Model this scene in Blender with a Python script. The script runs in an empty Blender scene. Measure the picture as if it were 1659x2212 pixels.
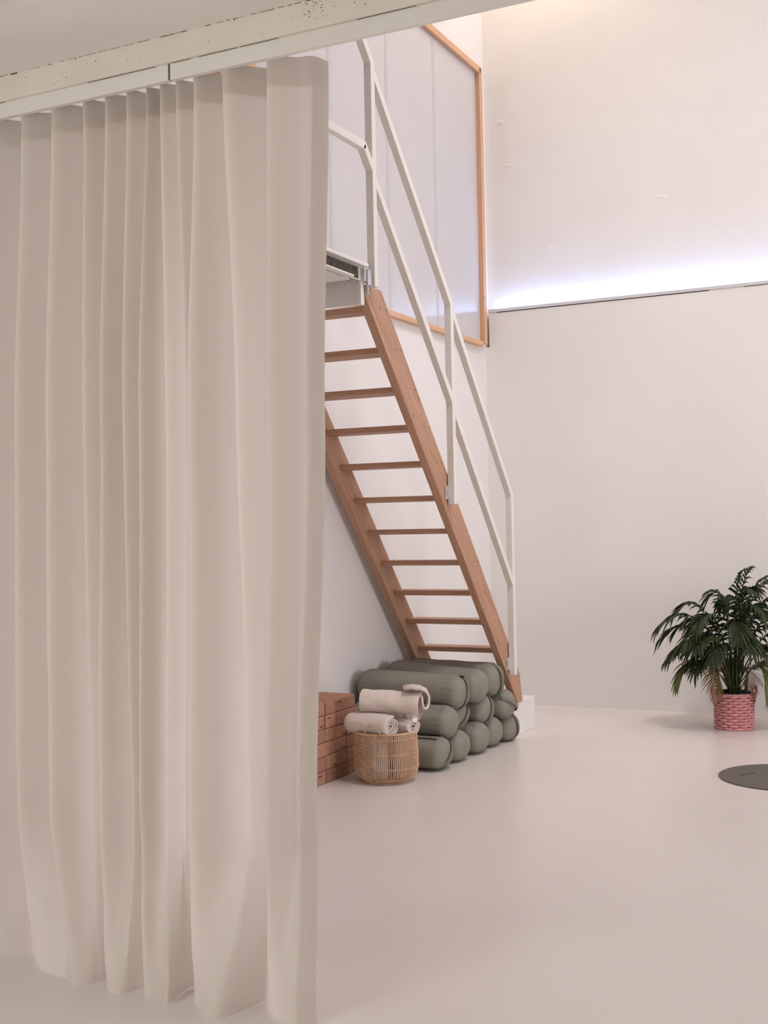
import bpy, bmesh, math, random
from mathutils import Vector, Matrix, noise
random.seed(7)
S = bpy.context.scene
COL = S.collection

# ------------------------------------------------------------------ camera
cam_d = bpy.data.cameras.new('camera'); cam = bpy.data.objects.new('camera', cam_d); COL.objects.link(cam)
cam_d.sensor_fit = 'HORIZONTAL'; cam_d.sensor_width = 36.0; cam_d.lens = 36.0 * 2600.0 / 1659.0
YAW, PITCH, ROLL, EYE = math.radians(26.7), math.atan(30 / 2600.0), .02, 1.418
fw = Vector((-math.sin(YAW) * math.cos(PITCH), math.cos(YAW) * math.cos(PITCH), math.sin(PITCH)))
r0 = Vector((math.cos(YAW), math.sin(YAW), 0)); u0 = r0.cross(fw)
RT = math.cos(ROLL) * r0 - math.sin(ROLL) * u0
UP = math.sin(ROLL) * r0 + math.cos(ROLL) * u0
m3 = Matrix((RT, UP, -fw)).transposed()
cam.matrix_world = Matrix.Translation((0, 0, EYE)) @ m3.to_4x4()
S.camera = cam

# ------------------------------------------------------------------ world, lights, exposure
S.view_settings.view_transform = 'Standard'; S.view_settings.look = 'None'
S.view_settings.gamma = 1.0; S.view_settings.use_curve_mapping = False
S.view_settings.exposure = 0.06
w = bpy.data.worlds.new('world'); S.world = w; w.use_nodes = True
w.node_tree.nodes['Background'].inputs[0].default_value = (.80, .82, .90, 1)
w.node_tree.nodes['Background'].inputs[1].default_value = .3

def area(name, loc, target, sx, sy, power, col, spread=math.pi):
    d = bpy.data.lights.new(name, 'AREA'); d.shape = 'RECTANGLE'; d.size = sx; d.size_y = sy
    d.energy = power; d.color = col; d.spread = spread
    o = bpy.data.objects.new(name, d); COL.objects.link(o); o.location = loc
    o.rotation_euler = (Vector(target) - Vector(loc)).to_track_quat('-Z', 'Y').to_euler()
    return o
area('ceiling_lamp_field', (1.2, 6.4, 6.72), (1.2, 6.4, 0), 5.0, 4.0, 92, (1.0, .945, .95))
area('side_fill_light', (4.5, 6.2, 1.3), (-1.0, 8.6, .6), 3.4, 2.3, 165, (1.0, .945, .95))  # unseen light added from the right to lift the left and back walls
area('ceiling_lamp_rear', (0.4, .3, 2.90), (0.4, .3, 0), 3.0, 2.2, 10, (1.0, .975, .90))
area('rear_fill_light', (1.0, -2.85, 1.3), (-1.2, 4, 1.5), 4.0, 2.0, 50, (1.0, .975, .91))  # unseen light added behind the camera to lift the low ceiling
area('left_fill_light', (-3.5, .2, 1.3), (-1.9, 3.0, 1.1), 1.8, 2.0, 58, (1.0, .98, .94))  # unseen light added at the left to bring out the curtain folds
area('wall_washer_lamp', (-2.75, 8.25, 6.6), (-3.0, 8.93, 2.4), .5, .3, 19, (1.0, .82, .60))
area('low_wall_fill_light', (-.6, 5.2, 6.5), (-2.5, 8.9, .1), .9, .9, 24, (1.0, .93, .87), math.radians(84))  # unseen light added to brighten the foot of the back wall
area('led_strip_lamp', (-0.2, 8.905, 3.106), (-0.2, 8.925, 3.5), 6.5, .012, 13, (.33, .50, 1.0))

# ------------------------------------------------------------------ materials
def mat(name, col, rough=.6, spec=.5, col2=None, scale=5.0, stretch=(1, 1, 1), contrast=(.35, .65), bump=0.0,
        bscale=60.0, bstretch=(1, 1, 1), metal=0.0, coat=0.0, coord='Object', detail=4.0, bdist=.002):
    m = bpy.data.materials.new(name); m.use_nodes = True
    N, L = m.node_tree.nodes, m.node_tree.links
    b = N['Principled BSDF']
    b.inputs['Base Color'].default_value = (*col, 1); b.inputs['Roughness'].default_value = rough
    b.inputs['Specular IOR Level'].default_value = spec; b.inputs['Metallic'].default_value = metal
    b.inputs['Coat Weight'].default_value = coat; b.inputs['Coat Roughness'].default_value = .12
    tc = N.new('ShaderNodeTexCoord')
    if col2:
        mp = N.new('ShaderNodeMapping'); mp.inputs['Scale'].default_value = stretch
        n = N.new('ShaderNodeTexNoise'); n.inputs['Scale'].default_value = scale; n.inputs['Detail'].default_value = detail
        r = N.new('ShaderNodeValToRGB')
        r.color_ramp.elements[0].position, r.color_ramp.elements[1].position = contrast
        r.color_ramp.elements[0].color = (*col, 1); r.color_ramp.elements[1].color = (*col2, 1)
        L.new(tc.outputs[coord], mp.inputs[0]); L.new(mp.outputs[0], n.inputs['Vector'])
        L.new(n.outputs['Fac'], r.inputs[0]); L.new(r.outputs[0], b.inputs['Base Color'])
    if bump:
        mp2 = N.new('ShaderNodeMapping'); mp2.inputs['Scale'].default_value = bstretch
        n2 = N.new('ShaderNodeTexNoise'); n2.inputs['Scale'].default_value = bscale; n2.inputs['Detail'].default_value = 3
        bp = N.new('ShaderNodeBump'); bp.inputs['Strength'].default_value = bump; bp.inputs['Distance'].default_value = bdist
        L.new(tc.outputs[coord], mp2.inputs[0]); L.new(mp2.outputs[0], n2.inputs['Vector'])
        L.new(n2.outputs['Fac'], bp.inputs['Height']); L.new(bp.outputs[0], b.inputs['Normal'])
    return m

def wood(name, c1, c2, c3, rough=.5):
    """pine: long grain streaks on local X plus a few dark knots"""
    m = bpy.data.materials.new(name); m.use_nodes = True
    N, L = m.node_tree.nodes, m.node_tree.links; b = N['Principled BSDF']
    b.inputs['Roughness'].default_value = rough; b.inputs['Specular IOR Level'].default_value = .35
    tc = N.new('ShaderNodeTexCoord'); oi = N.new('ShaderNodeObjectInfo')
    add = N.new('ShaderNodeVectorMath'); add.operation = 'ADD'
    mul = N.new('ShaderNodeVectorMath'); mul.operation = 'SCALE'; mul.inputs['Scale'].default_value = 1.0
    cx = N.new('ShaderNodeCombineXYZ'); k = N.new('ShaderNodeMath'); k.operation = 'MULTIPLY'; k.inputs[1].default_value = 37.0
    L.new(oi.outputs['Random'], k.inputs[0])
    for i in range(3): L.new(k.outputs[0], cx.inputs[i])
    L.new(tc.outputs['Object'], add.inputs[0]); L.new(cx.outputs[0], add.inputs[1])
    mp = N.new('ShaderNodeMapping'); mp.inputs['Scale'].default_value = (1.2, 28, 28)
    L.new(add.outputs[0], mp.inputs[0])
    n = N.new('ShaderNodeTexNoise'); n.inputs['Scale'].default_value = 3.0; n.inputs['Detail'].default_value = 5
    n.inputs['Distortion'].default_value = .6
    L.new(mp.outputs[0], n.inputs['Vector'])
    r = N.new('ShaderNodeValToRGB'); r.color_ramp.elements[0].position = .3; r.color_ramp.elements[1].position = .72
    r.color_ramp.elements[0].color = (*c1, 1); r.color_ramp.elements[1].color = (*c2, 1)
    L.new(n.outputs['Fac'], r.inputs[0])
    v = N.new('ShaderNodeTexVoronoi'); v.inputs['Scale'].default_value = 4.2
    mp3 = N.new('ShaderNodeMapping'); mp3.inputs['Scale'].default_value = (1, 2.2, 2.2)
    L.new(add.outputs[0], mp3.inputs[0]); L.new(mp3.outputs[0], v.inputs['Vector'])
    kr = N.new('ShaderNodeValToRGB'); kr.color_ramp.elements[0].position = .035; kr.color_ramp.elements[1].position = .075
    kr.color_ramp.elements[0].color = (.85, .85, .85, 1); kr.color_ramp.elements[1].color = (0, 0, 0, 1)
    L.new(v.outputs['Distance'], kr.inputs[0])
    mx = N.new('ShaderNodeMix'); mx.data_type = 'RGBA'; mx.inputs['B'].default_value = (*c3, 1)
    L.new(kr.outputs[0], mx.inputs['Factor']); L.new(r.outputs[0], mx.inputs['A'])
    L.new(mx.outputs['Result'], b.inputs['Base Color'])
    return m

def fabric_translucent(name, col, trans, tcol):
    m = bpy.data.materials.new(name); m.use_nodes = True
    N, L = m.node_tree.nodes, m.node_tree.links
    out = N['Material Output']; N.remove(N['Principled BSDF'])
    d = N.new('ShaderNodeBsdfDiffuse'); t = N.new('ShaderNodeBsdfTranslucent'); mx = N.new('ShaderNodeMixShader')
    tc = N.new('ShaderNodeTexCoord'); mp = N.new('ShaderNodeMapping'); mp.inputs['Scale'].default_value = (420, 420, 90)
    n = N.new('ShaderNodeTexNoise'); n.inputs['Scale'].default_value = 1.0; n.inputs['Detail'].default_value = 3
    mp2 = N.new('ShaderNodeMapping'); mp2.inputs['Scale'].default_value = (30, 30, 420)
    n2 = N.new('ShaderNodeTexNoise'); n2.inputs['Scale'].default_value = 1.0; n2.inputs['Detail'].default_value = 3
    a = N.new('ShaderNodeMath'); a.operation = 'ADD'
    r = N.new('ShaderNodeValToRGB'); r.color_ramp.elements[0].position = .7; r.color_ramp.elements[1].position = 1.3
    r.color_ramp.elements[0].color = (*[c * .95 for c in col], 1); r.color_ramp.elements[1].color = (*col, 1)
    L.new(tc.outputs['Object'], mp.inputs[0]); L.new(mp.outputs[0], n.inputs['Vector'])
    L.new(tc.outputs['Object'], mp2.inputs[0]); L.new(mp2.outputs[0], n2.inputs['Vector'])
    L.new(n.outputs['Fac'], a.inputs[0]); L.new(n2.outputs['Fac'], a.inputs[1]); L.new(a.outputs[0], r.inputs[0])
    bp = N.new('ShaderNodeBump'); bp.inputs['Strength'].default_value = .12; bp.inputs['Distance'].default_value = .0006
    L.new(a.outputs[0], bp.inputs['Height']); L.new(bp.outputs[0], d.inputs['Normal'])
    L.new(r.outputs[0], d.inputs['Color']); t.inputs['Color'].default_value = (*tcol, 1)
    mx.inputs[0].default_value = trans
    L.new(d.outputs[0], mx.inputs[1]); L.new(t.outputs[0], mx.inputs[2]); L.new(mx.outputs[0], out.inputs['Surface'])
    return m

def emit(name, col, strength):
    m = bpy.data.materials.new(name); m.use_nodes = True
    b = m.node_tree.nodes['Principled BSDF']; b.inputs['Emission Color'].default_value = (*col, 1)
    b.inputs['Emission Strength'].default_value = strength; b.inputs['Base Color'].default_value = (*col, 1)
    return m

def chipped_paint(name, col, chip):
    """old cream paint with small dark chips"""
    m = mat(name, col, .55, .3, [c * .93 for c in col], 6, bump=.25, bscale=40)
    N, L = m.node_tree.nodes, m.node_tree.links; b = N['Principled BSDF']
    src = b.inputs['Base Color'].links[0].from_socket
    tc = N.new('ShaderNodeTexCoord'); mp = N.new('ShaderNodeMapping'); mp.inputs['Scale'].default_value = (1, 1, 1.6)
    n = N.new('ShaderNodeTexNoise'); n.inputs['Scale'].default_value = 34; n.inputs['Detail'].default_value = 5; n.inputs['Roughness'].default_value = .62
    r = N.new('ShaderNodeValToRGB'); r.color_ramp.elements[0].position = .715; r.color_ramp.elements[1].position = .75
    L.new(tc.outputs['Object'], mp.inputs[0]); L.new(mp.outputs[0], n.inputs['Vector']); L.new(n.outputs['Fac'], r.inputs[0])
    mx = N.new('ShaderNodeMix'); mx.data_type = 'RGBA'; mx.inputs['B'].default_value = (*chip, 1)
    L.new(r.outputs[0], mx.inputs['Factor']); L.new(src, mx.inputs['A']); L.new(mx.outputs['Result'], b.inputs['Base Color'])
    return m

M = {}
M['floor'] = mat('cream_poured_floor', (.765, .712, .68), .30, .45, (.735, .682, .65), 1.4, (1, 1, 1), (.35, .7), bump=.05, bscale=5, bdist=.004)
M['wall'] = mat('white_plaster', (.86, .835, .825), .75, .25, (.83, .805, .795), 1.2, bump=.25, bscale=9, bdist=.004)
M['wall_rough'] = mat('uneven_white_plaster', (.87, .845, .83), .72, .25, (.84, .815, .80), 1.2, bump=.55, bscale=4.5, bdist=.012)
M['wall_left'] = mat('white_left_plaster', (.85, .825, .835), .75, .25, (.82, .80, .81), 1.2, bump=.15, bscale=12, bdist=.003)
M['ceil'] = mat('cream_ceiling_paint', (.80, .775, .73), .6, .3, (.77, .745, .70), 3, bump=.15, bscale=6, bdist=.004)
M['beam'] = chipped_paint('old_chipped_cream_paint', (.78, .735, .655), (.22, .17, .12))
M['board'] = mat('smooth_cream_board', (.79, .765, .715), .5, .3, (.77, .745, .69), 4)
M['dark'] = mat('dark_shadow_line', (.03, .028, .025), .9, .1)  # near-black for the painted shadow line under the ledge light
M['liner'] = mat('brown_recess_shade', (.13, .115, .10), .8, .2, (.07, .06, .05), 30)  # dark brown standing in for the shade inside the walkway channel
M['crack'] = mat('brown_paint_crack', (.13, .10, .075), .9, .1)
M['white_metal'] = mat('white_painted_steel', (.82, .80, .77), .45, .4, (.79, .77, .735), 8)
M['grey_metal'] = mat('zinc_bracket', (.70, .70, .72), .35, .5, (.5, .5, .52), 25, metal=.6)
M['alu'] = mat('aluminium_profile', (.80, .80, .82), .35, .5, (.76, .76, .78), 30, metal=.3)
M['pine'] = wood('reddish_pine', (.41, .215, .135), (.55, .33, .225), (.13, .06, .035))
M['pine_light'] = wood('light_pine_trim', (.66, .37, .22), (.78, .50, .34), (.40, .18, .09))
M['panel'] = mat('milky_polycarbonate', (.62, .60, .635), .30, .5, (.605, .585, .62), 2.0, coat=.9)
M['strip'] = mat('translucent_joint_strip', (.57, .55, .58), .35, .5, (.555, .535, .565), 2.0, coat=.3)
M['screw'] = mat('dark_screw', (.05, .035, .03), .5, .4)
M['sage'] = mat('sage_cotton', (.262, .247, .214), .9, .12, (.292, .276, .24), 14, bump=.35, bscale=220, bdist=.0015)
M['sage_strap'] = mat('sage_strap', (.215, .205, .17), .9, .1, (.245, .235, .195), 30, bump=.3, bscale=300)
M['black_tag'] = mat('black_fabric_tag', (.02, .02, .02), .8, .2)
M['cork'] = mat('cork', (.40, .205, .14), .85, .15, (.50, .275, .195), 60, contrast=(.3, .7), bump=.4, bscale=160)
def tint(m, lo, hi):
    N, L = m.node_tree.nodes, m.node_tree.links; b = N['Principled BSDF']; src = b.inputs['Base Color'].links[0].from_socket
    oi = N.new('ShaderNodeObjectInfo'); mr = N.new('ShaderNodeMapRange'); mr.inputs['To Min'].default_value = lo; mr.inputs['To Max'].default_value = hi
    hs = N.new('ShaderNodeHueSaturation'); L.new(oi.outputs['Random'], mr.inputs['Value']); L.new(mr.outputs[0], hs.inputs['Value'])
    L.new(src, hs.inputs['Color']); L.new(hs.outputs[0], b.inputs['Base Color'])
tint(M['cork'], .82, 1.12)
M['print'] = mat('dark_print', (.06, .035, .03), .8, .1)
M['rattan'] = mat('rattan', (.60, .37, .235), .5, .35, (.72, .49, .33), 22, bump=.2, bscale=90)
M['blanket'] = mat('cream_blanket', (.72, .625, .575), .95, .08, (.77, .67, .62), 18, bump=.5, bscale=240, bdist=.002)
M['tag_white'] = mat('white_care_tag', (.85, .82, .80), .8, .1)
M['pink'] = mat('pink_woven_fibre', (.66, .285, .30), .75, .2, (.74, .35, .36), 30, bump=.35, bscale=140)
M['pot'] = mat('black_plastic_pot', (.018, .017, .016), .5, .4)
M['soil'] = mat('potting_soil', (.05, .035, .025), .95, .1, (.02, .014, .01), 60, bump=.8, bscale=90)
M['leaf'] = mat('palm_leaf', (.020, .032, .011), .55, .22, (.042, .058, .020), 9)
M['leaf_y'] = mat('palm_leaf_light', (.10, .15, .035), .5, .35, (.19, .215, .07), 12)
M['leaf_b'] = mat('palm_leaf_dry', (.20, .115, .05), .7, .2, (.32, .21, .11), 16)
M['stem'] = mat('palm_stem', (.05, .065, .022), .55, .3, (.09, .10, .04), 20)
M['mat'] = mat('grey_rubber_mat', (.125, .113, .10), .65, .25, (.14, .126, .11), 40)
M['box'] = mat('white_box_paint', (.84, .82, .81), .6, .3, (.81, .79, .78), 5)
M['curtain'] = fabric_translucent('off_white_linen', (.79, .745, .70), .46, (.82, .75, .70))
M['led'] = emit('led_diffuser', (.72, .86, 1.0), 3.0)

# ------------------------------------------------------------------ helpers
def tag(o, label=None, cat=None, group=None, kind=None):
    if label: o['label'] = label
    if cat: o['category'] = cat
    if group: o['group'] = group
    if kind: o['kind'] = kind
    return o
def empty(name, loc=(0, 0, 0), rot=None):
    o = bpy.data.objects.new(name, None); COL.objects.link(o); o.location = loc; o.empty_display_size = .1
    if rot: o.rotation_euler = rot
    return o
def link(name, me, m, parent=None, smooth=False, world=True):
    o = bpy.data.objects.new(name, me); COL.objects.link(o)
    if not me.materials: me.materials.append(m)
    if smooth:
        for p in me.polygons: p.use_smooth = True
    if parent:
        o.parent = parent
        if world and not any(parent.rotation_euler):
            off = Vector(parent.location)
            if parent.parent: off += Vector(parent.parent.location)
            o.matrix_parent_inverse = Matrix.Translation(off).inverted()
    return o
class MB:
    def __init__(s): s.v, s.f = [], []
    def add(s, vs, fs):
        k = len(s.v); s.v += [tuple(x) for x in vs]; s.f += [tuple(i + k for i in f) for f in fs]
    def box(s, a, b):
        (x0, y0, z0), (x1, y1, z1) = a, b
        s.add([(x0, y0, z0), (x1, y0, z0), (x1, y1, z0), (x0, y1, z0), (x0, y0, z1), (x1, y0, z1), (x1, y1, z1), (x0, y1, z1)],
              [(0, 3, 2, 1), (4, 5, 6, 7), (0, 1, 5, 4), (1, 2, 6, 5), (2, 3, 7, 6), (3, 0, 4, 7)])
    def tube(s, pts, r, n=6, caps=True, closed=False):
        pts = [Vector(p) for p in pts]; m = len(pts); rings = []
        rr = r if callable(r) else (lambda t: r)
        up = None
        for i, p in enumerate(pts):
            if closed: t = pts[(i + 1) % m] - pts[i - 1]
            else: t = pts[min(i + 1, m - 1)] - pts[max(i - 1, 0)]
            t.normalize()
            if up is None:
                up = Vector((0, 0, 1)) if abs(t.z) < .9 else Vector((1, 0, 0))
            a = t.cross(up).normalized(); up = a.cross(t).normalized()
            R = rr(i / max(m - 1, 1))
            rings.append([p + a * R * math.cos(2 * math.pi * k / n) + up * R * math.sin(2 * math.pi * k / n) for k in range(n)])
        k0 = len(s.v)
        for g in rings: s.v += [tuple(q) for q in g]
        last = m if closed else m - 1
        for i in range(last):
            for k in range(n):
                a = k0 + i * n + k; b = k0 + i * n + (k + 1) % n
                c = k0 + ((i + 1) % m) * n + (k + 1) % n; d = k0 + ((i + 1) % m) * n + k
                s.f.append((a, b, c, d))
        if caps and not closed:
            s.f.append(tuple(k0 + k for k in reversed(range(n))))
            s.f.append(tuple(k0 + (m - 1) * n + k for k in range(n)))
    def ribbon(s, pts, wdir, wd, th=.0015):
        """flat strap with thickness following pts; wdir is the width direction"""
        pts = [Vector(p) for p in pts]; wv = Vector(wdir).normalized() * wd / 2; m = len(pts); k0 = len(s.v)
        for i, p in enumerate(pts):
            t = (pts[min(i + 1, m - 1)] - pts[max(i - 1, 0)]).normalized(); nn = t.cross(wv).normalized() * th / 2
            for q in (p - wv - nn, p + wv - nn, p + wv + nn, p - wv + nn): s.v.append(tuple(q))
        for i in range(m - 1):
            for k in range(4):
                a = k0 + i * 4 + k; b = k0 + i * 4 + (k + 1) % 4
                s.f.append((a, b, b + 4, a + 4))
        s.f.append((k0 + 3, k0 + 2, k0 + 1, k0)); e = k0 + (m - 1) * 4; s.f.append((e, e + 1, e + 2, e + 3))
    def mesh(s, name):
        me = bpy.data.meshes.new(name); me.from_pydata(s.v, [], s.f); me.update()
        bm = bmesh.new(); bm.from_mesh(me); bmesh.ops.recalc_face_normals(bm, faces=bm.faces); bm.to_mesh(me); bm.free()
        return me
    def build(s, name, m, parent=None, smooth=False, world=True):
        return link(name, s.mesh(name), m, parent, smooth, world)
def boxmesh(name, a, b, bev=0.0, seg=2):
    bm = bmesh.new(); bmesh.ops.create_cube(bm, size=1)
    for v in bm.verts:
        v.co = Vector([(a[i] + b[i]) / 2 + v.co[i] * (b[i] - a[i]) for i in range(3)])
    if bev: bmesh.ops.bevel(bm, geom=bm.edges[:], offset=bev, segments=seg, affect='EDGES', profile=.5)
    me = bpy.data.meshes.new(name); bm.to_mesh(me); bm.free(); return me
def box(name, a, b, m, parent=None, bev=0.0, seg=2):
    """box in world coordinates; origin moved to its centre so that textures differ"""
    c = Vector([(a[i] + b[i]) / 2 for i in range(3)])
    me = boxmesh(name, [a[i] - c[i] for i in range(3)], [b[i] - c[i] for i in range(3)], bev, seg)
    o = link(name, me, m, parent); o.location = c
    return o
def prism(name, outline, axis, lo, hi, m, parent=None, bev=0.0):
    """outline in the two other axes, extruded along axis ('x') between lo and hi"""
    bm = bmesh.new()
    A = [bm.verts.new((lo, p[0], p[1])) for p in outline]; B = [bm.verts.new((hi, p[0], p[1])) for p in outline]
    n = len(outline); bm.faces.new(A); bm.faces.new(list(reversed(B)))
    for i in range(n): bm.faces.new((A[i], B[i], B[(i + 1) % n], A[(i + 1) % n]))
    bmesh.ops.recalc_face_normals(bm, faces=bm.faces)
    if bev: bmesh.ops.bevel(bm, geom=bm.edges[:], offset=bev, segments=2, affect='EDGES')
    me = bpy.data.meshes.new(name); bm.to_mesh(me); bm.free()
    return link(name, me, m, parent)
def beam(name, p0, p1, wd, h, m, parent=None, up=(0, 0, 1), bev=.002):
    """bar from p0 to p1: local X along the bar, local Y width, local Z height"""
    p0, p1 = Vector(p0), Vector(p1); x = (p1 - p0); L = x.length; x.normalize()
    y = Vector(up).cross(x).normalized(); z = x.cross(y)
    me = boxmesh(name, (-L / 2, -wd / 2, -h / 2), (L / 2, wd / 2, h / 2), bev)
    o = link(name, me, m, parent)
    mt = Matrix((x, y, z)).transposed().to_4x4(); o.matrix_basis = Matrix.Translation((p0 + p1) / 2) @ mt
    return o

# ------------------------------------------------------------------ the room
XL, YB, XR, YR, ZT = -3.54, 8.89, 4.6, -3.0, 6.8
def struct(o, label=None):
    o['kind'] = 'structure'
    if label: o['label'] = label
    return o
struct(box('floor', (XL - .2, YR - .2, -.2), (XR + .2, YB + .4, 0), M['floor']), 'cream poured seamless floor with a soft sheen')
struct(box('wall_left', (XL - .2, YR, 0), (XL, YB + .3, ZT), M['wall_left']), 'white plaster wall behind the wooden stairs')
struct(box('wall_right', (XR, YR, 0), (XR + .2, YB + .3, ZT), M['wall']), 'white plaster side wall of the studio')
struct(box('wall_rear', (XL, YR - .2, 0), (XR, YR, ZT), M['wall']), 'white plaster wall under the mezzanine')
struct(box('ceiling.001', (XL, YR, ZT), (XR, YB + .3, ZT + .2), M['wall']), 'high white ceiling of the double height studio')
# back wall: lower part stands proud and carries the light ledge
wb = box('wall_back', (XL, 8.96, 0), (XR, 9.2, ZT), M['wall_rough']); struct(wb, 'uneven white plaster wall above the light ledge')
lo = MB(); lo.box((XL, YB, 0), (XR, 8.96, 2.815)); lo.box((XL + .034, YB, 2.815), (XR, 8.96, 3.088))
struct(lo.build('wall_back_lower', M['wall']), 'smooth white lower wall behind the potted palm')
# coved joint of floor and wall
cv = MB(); n_ = 8
cpt = [(YB - .012 + .012 * math.sin(a * math.pi / 2 / n_), .012 - .012 * math.cos(a * math.pi / 2 / n_)) for a in range(n_ + 1)]
for x_ in (XL, XR): cv.v += [(x_, y_, z_) for y_, z_ in cpt] + [(x_, YB + .001, 0)]
q_ = n_ + 2
for i in range(n_): cv.f.append((i, i + 1, q_ + i + 1, q_ + i))
struct(cv.build('baseboard_back', M['floor'], smooth=True), 'soft coved floor edge along the back wall')

def patch(name, x, y, z, rx, rz, h, m, seed):
    mb = MB(); nr, na = 6, 20
    for i in range(nr + 1):
        for k in range(na):
            a = 2 * math.pi * k / na; q = i / nr; wv = 1 + .35 * noise.noise(Vector((math.cos(a) * 1.3 + seed, math.sin(a) * 1.3, 0)))
            mb.v.append((x + rx * q * wv * math.cos(a), y - h * (1 - q * q) ** 2 * (1 + .5 * noise.noise(Vector((q * 3, a, seed)))) + .0004, z + rz * q * wv * math.sin(a)))
    for i in range(nr):
        for k in range(na): mb.f.append((i * na + k, i * na + (k + 1) % na, (i + 1) * na + (k + 1) % na, (i + 1) * na + k))
    mb.f.append(tuple(range(na)))
    o = mb.build(name, m, smooth=True); o.parent = wb; o.matrix_parent_inverse = Matrix.Translation(wb.location).inverted()
for i_, (x_, z_, rx_, rz_) in enumerate(((-3.02, 3.56, .07, .035), (-2.14, 3.83, .09, .03), (-1.60, 3.52, .07, .02), (-3.4, 4.6, .05, .03), (-3.35, 4.25, .06, .025))):
    patch('plaster_patch', x_, 8.96, z_, rx_, rz_, .005, M['wall_rough'], i_ * 3.1)
# led ledge
t = empty('led_ledge_light', (0, YB, 3.088)); tag(t, 'slim aluminium ledge light glowing blue along the white wall', 'light')
p = MB(); p.box((XL + .03, YB - .006, 3.0885), (XR, 8.958, 3.091)); p.box((XL + .03, YB - .006, 3.091), (XR, YB - .002, 3.112)); p.build('channel', M['alu'], t)
p = MB(); p.box((XL + .04, YB + .006, 3.092), (XR, YB + .018, 3.099)); p.build('diffuser', M['led'], t)
p = MB(); p.box((XL + .10, YB - .003, 3.083), (XL + 1.75, YB, 3.088)); p.box((XL + 2.0, YB - .003, 3.085), (XR, YB, 3.088)); sj = p.build('shadow_joint', M['dark']); sj.parent = bpy.data.objects['wall_back_lower']  # dark strip drawn in as the shadow line under the channel

# wood framed milky window on the left wall
win = empty('window_1', (XL, 7.1, 2.8)); struct(win, 'large milky window in a light pine frame')
FX = XL + .045
beam('frame_rail', (XL + .0225, 5.32, 2.822), (XL + .0225, 8.745, 2.822), .045, .036, M['pine_light'], win)
beam('frame_rail', (XL + .0225, 5.32, 4.985), (XL + .0225, 8.80, 4.985), .045, .05, M['pine_light'], win)
beam('frame_post', (XL + .0225, 8.795, 2.83), (XL + .0225, 8.795, 5.005), .055, .045, M['pine_light'], win, up=(1, 0, 0))
beam('frame_post', (XL + .0225, 5.34, 2.83), (XL + .0225, 5.34, 5.005), .34, .045, M['pine_light'], win, up=(1, 0, 0))
ys = [5.51, 6.38, 7.172, 7.946, 8.745]
for a, b in zip(ys[:-1], ys[1:]):
    box('pane', (XL + .002, a + .0005, 2.842), (XL + .014, b - .0005, 4.958), M['panel'], win)
for y in ys[1:-1]:
    box('joint_strip', (XL + .002, y - .02, 2.842), (XL + .0155, y + .02, 4.958), M['strip'], win, bev=.001)

# mezzanine over the camera
struct(box('ceiling', (XL, YR, 2.932), (XR, 2.99, 3.12), M['ceil']), 'low cream painted ceiling under the mezzanine')
struct(box('ceiling_seam_board', (XL, 2.481, 2.928), (XR, 2.571, 2.932), M['beam']), 'thin painted seam across the low ceiling')
struct(box('trim_1', (XL, 2.99, 2.849), (XR, 3.05, 3.12), M['beam']), 'old chipped cream beam along the mezzanine edge')
a = box('trim_2', (XL, 3.001, 2.799), (-2.221, 3.022, 2.849), M['board'], bev=.0015); struct(a, 'smooth cream edge board left of the joint')
a = box('trim_2', (-2.214, 3.001, 2.799), (XR, 3.022, 2.849), M['board'], bev=.0015); struct(a, 'long smooth cream edge board above the curtain end')
# chipped dark crack between ceiling and beam: short irregular gaps
crack = MB(); rnd = random.Random(3); x = -3.3
while x < -1.0:
    L = rnd.uniform(.004, .03)
    if rnd.random() < (.85 if x < -1.75 else .5):
        h = rnd.uniform(.0008, .0024) * (2.4 if rnd.random() < .07 else 1)
        crack.box((x, 2.9885, 2.9325 - h), (x + L, 2.9905, 2.9325))
    x += L + rnd.uniform(-.003, .018)
x = -3.3
while x < -1.0:
    L = rnd.uniform(.05, .3)
    if rnd.random() < .7: crack.box((x, 2.9975, 2.8486), (x + L, 3.0009, 2.8486 + rnd.uniform(.0003, .0008)))
    x += L + rnd.uniform(.01, .08)
for k in range(26):
    x, z, q = rnd.uniform(-3.0, -1.1), rnd.uniform(2.86, 2.92), rnd.uniform(.0008, .0025)
    crack.box((x, 2.9893, z), (x + q * 2, 2.9903, z + q))
x = -1.66
for k in range(26):
    xx, z, q = rnd.gauss(-1.70, .02), rnd.uniform(2.865, 2.925), rnd.uniform(.0008, .0022)
    crack.box((xx, 2.9893, z), (xx + q * 2, 2.9903, z + q))
crack.box((-2.2195, 3.0005, 2.799), (-2.2155, 3.0012, 2.849))
tr = crack.build('paint_cracks', M['crack']); tr.parent = bpy.data.objects['trim_1']
tr.matrix_parent_inverse = Matrix.Translation(bpy.data.objects['trim_1'].location).inverted(); tr['kind'] = 'stuff'

# ------------------------------------------------------------------ curtain
track = empty('curtain_track', (-2.6, 3.085, 2.83)); tag(track, 'slim white curtain track hidden behind the mezzanine edge board', 'curtain track')
box('rail', (XL, 3.052, 2.862), (-1.70, 3.11, 2.88), M['white_metal'], track, bev=.002)
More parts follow.
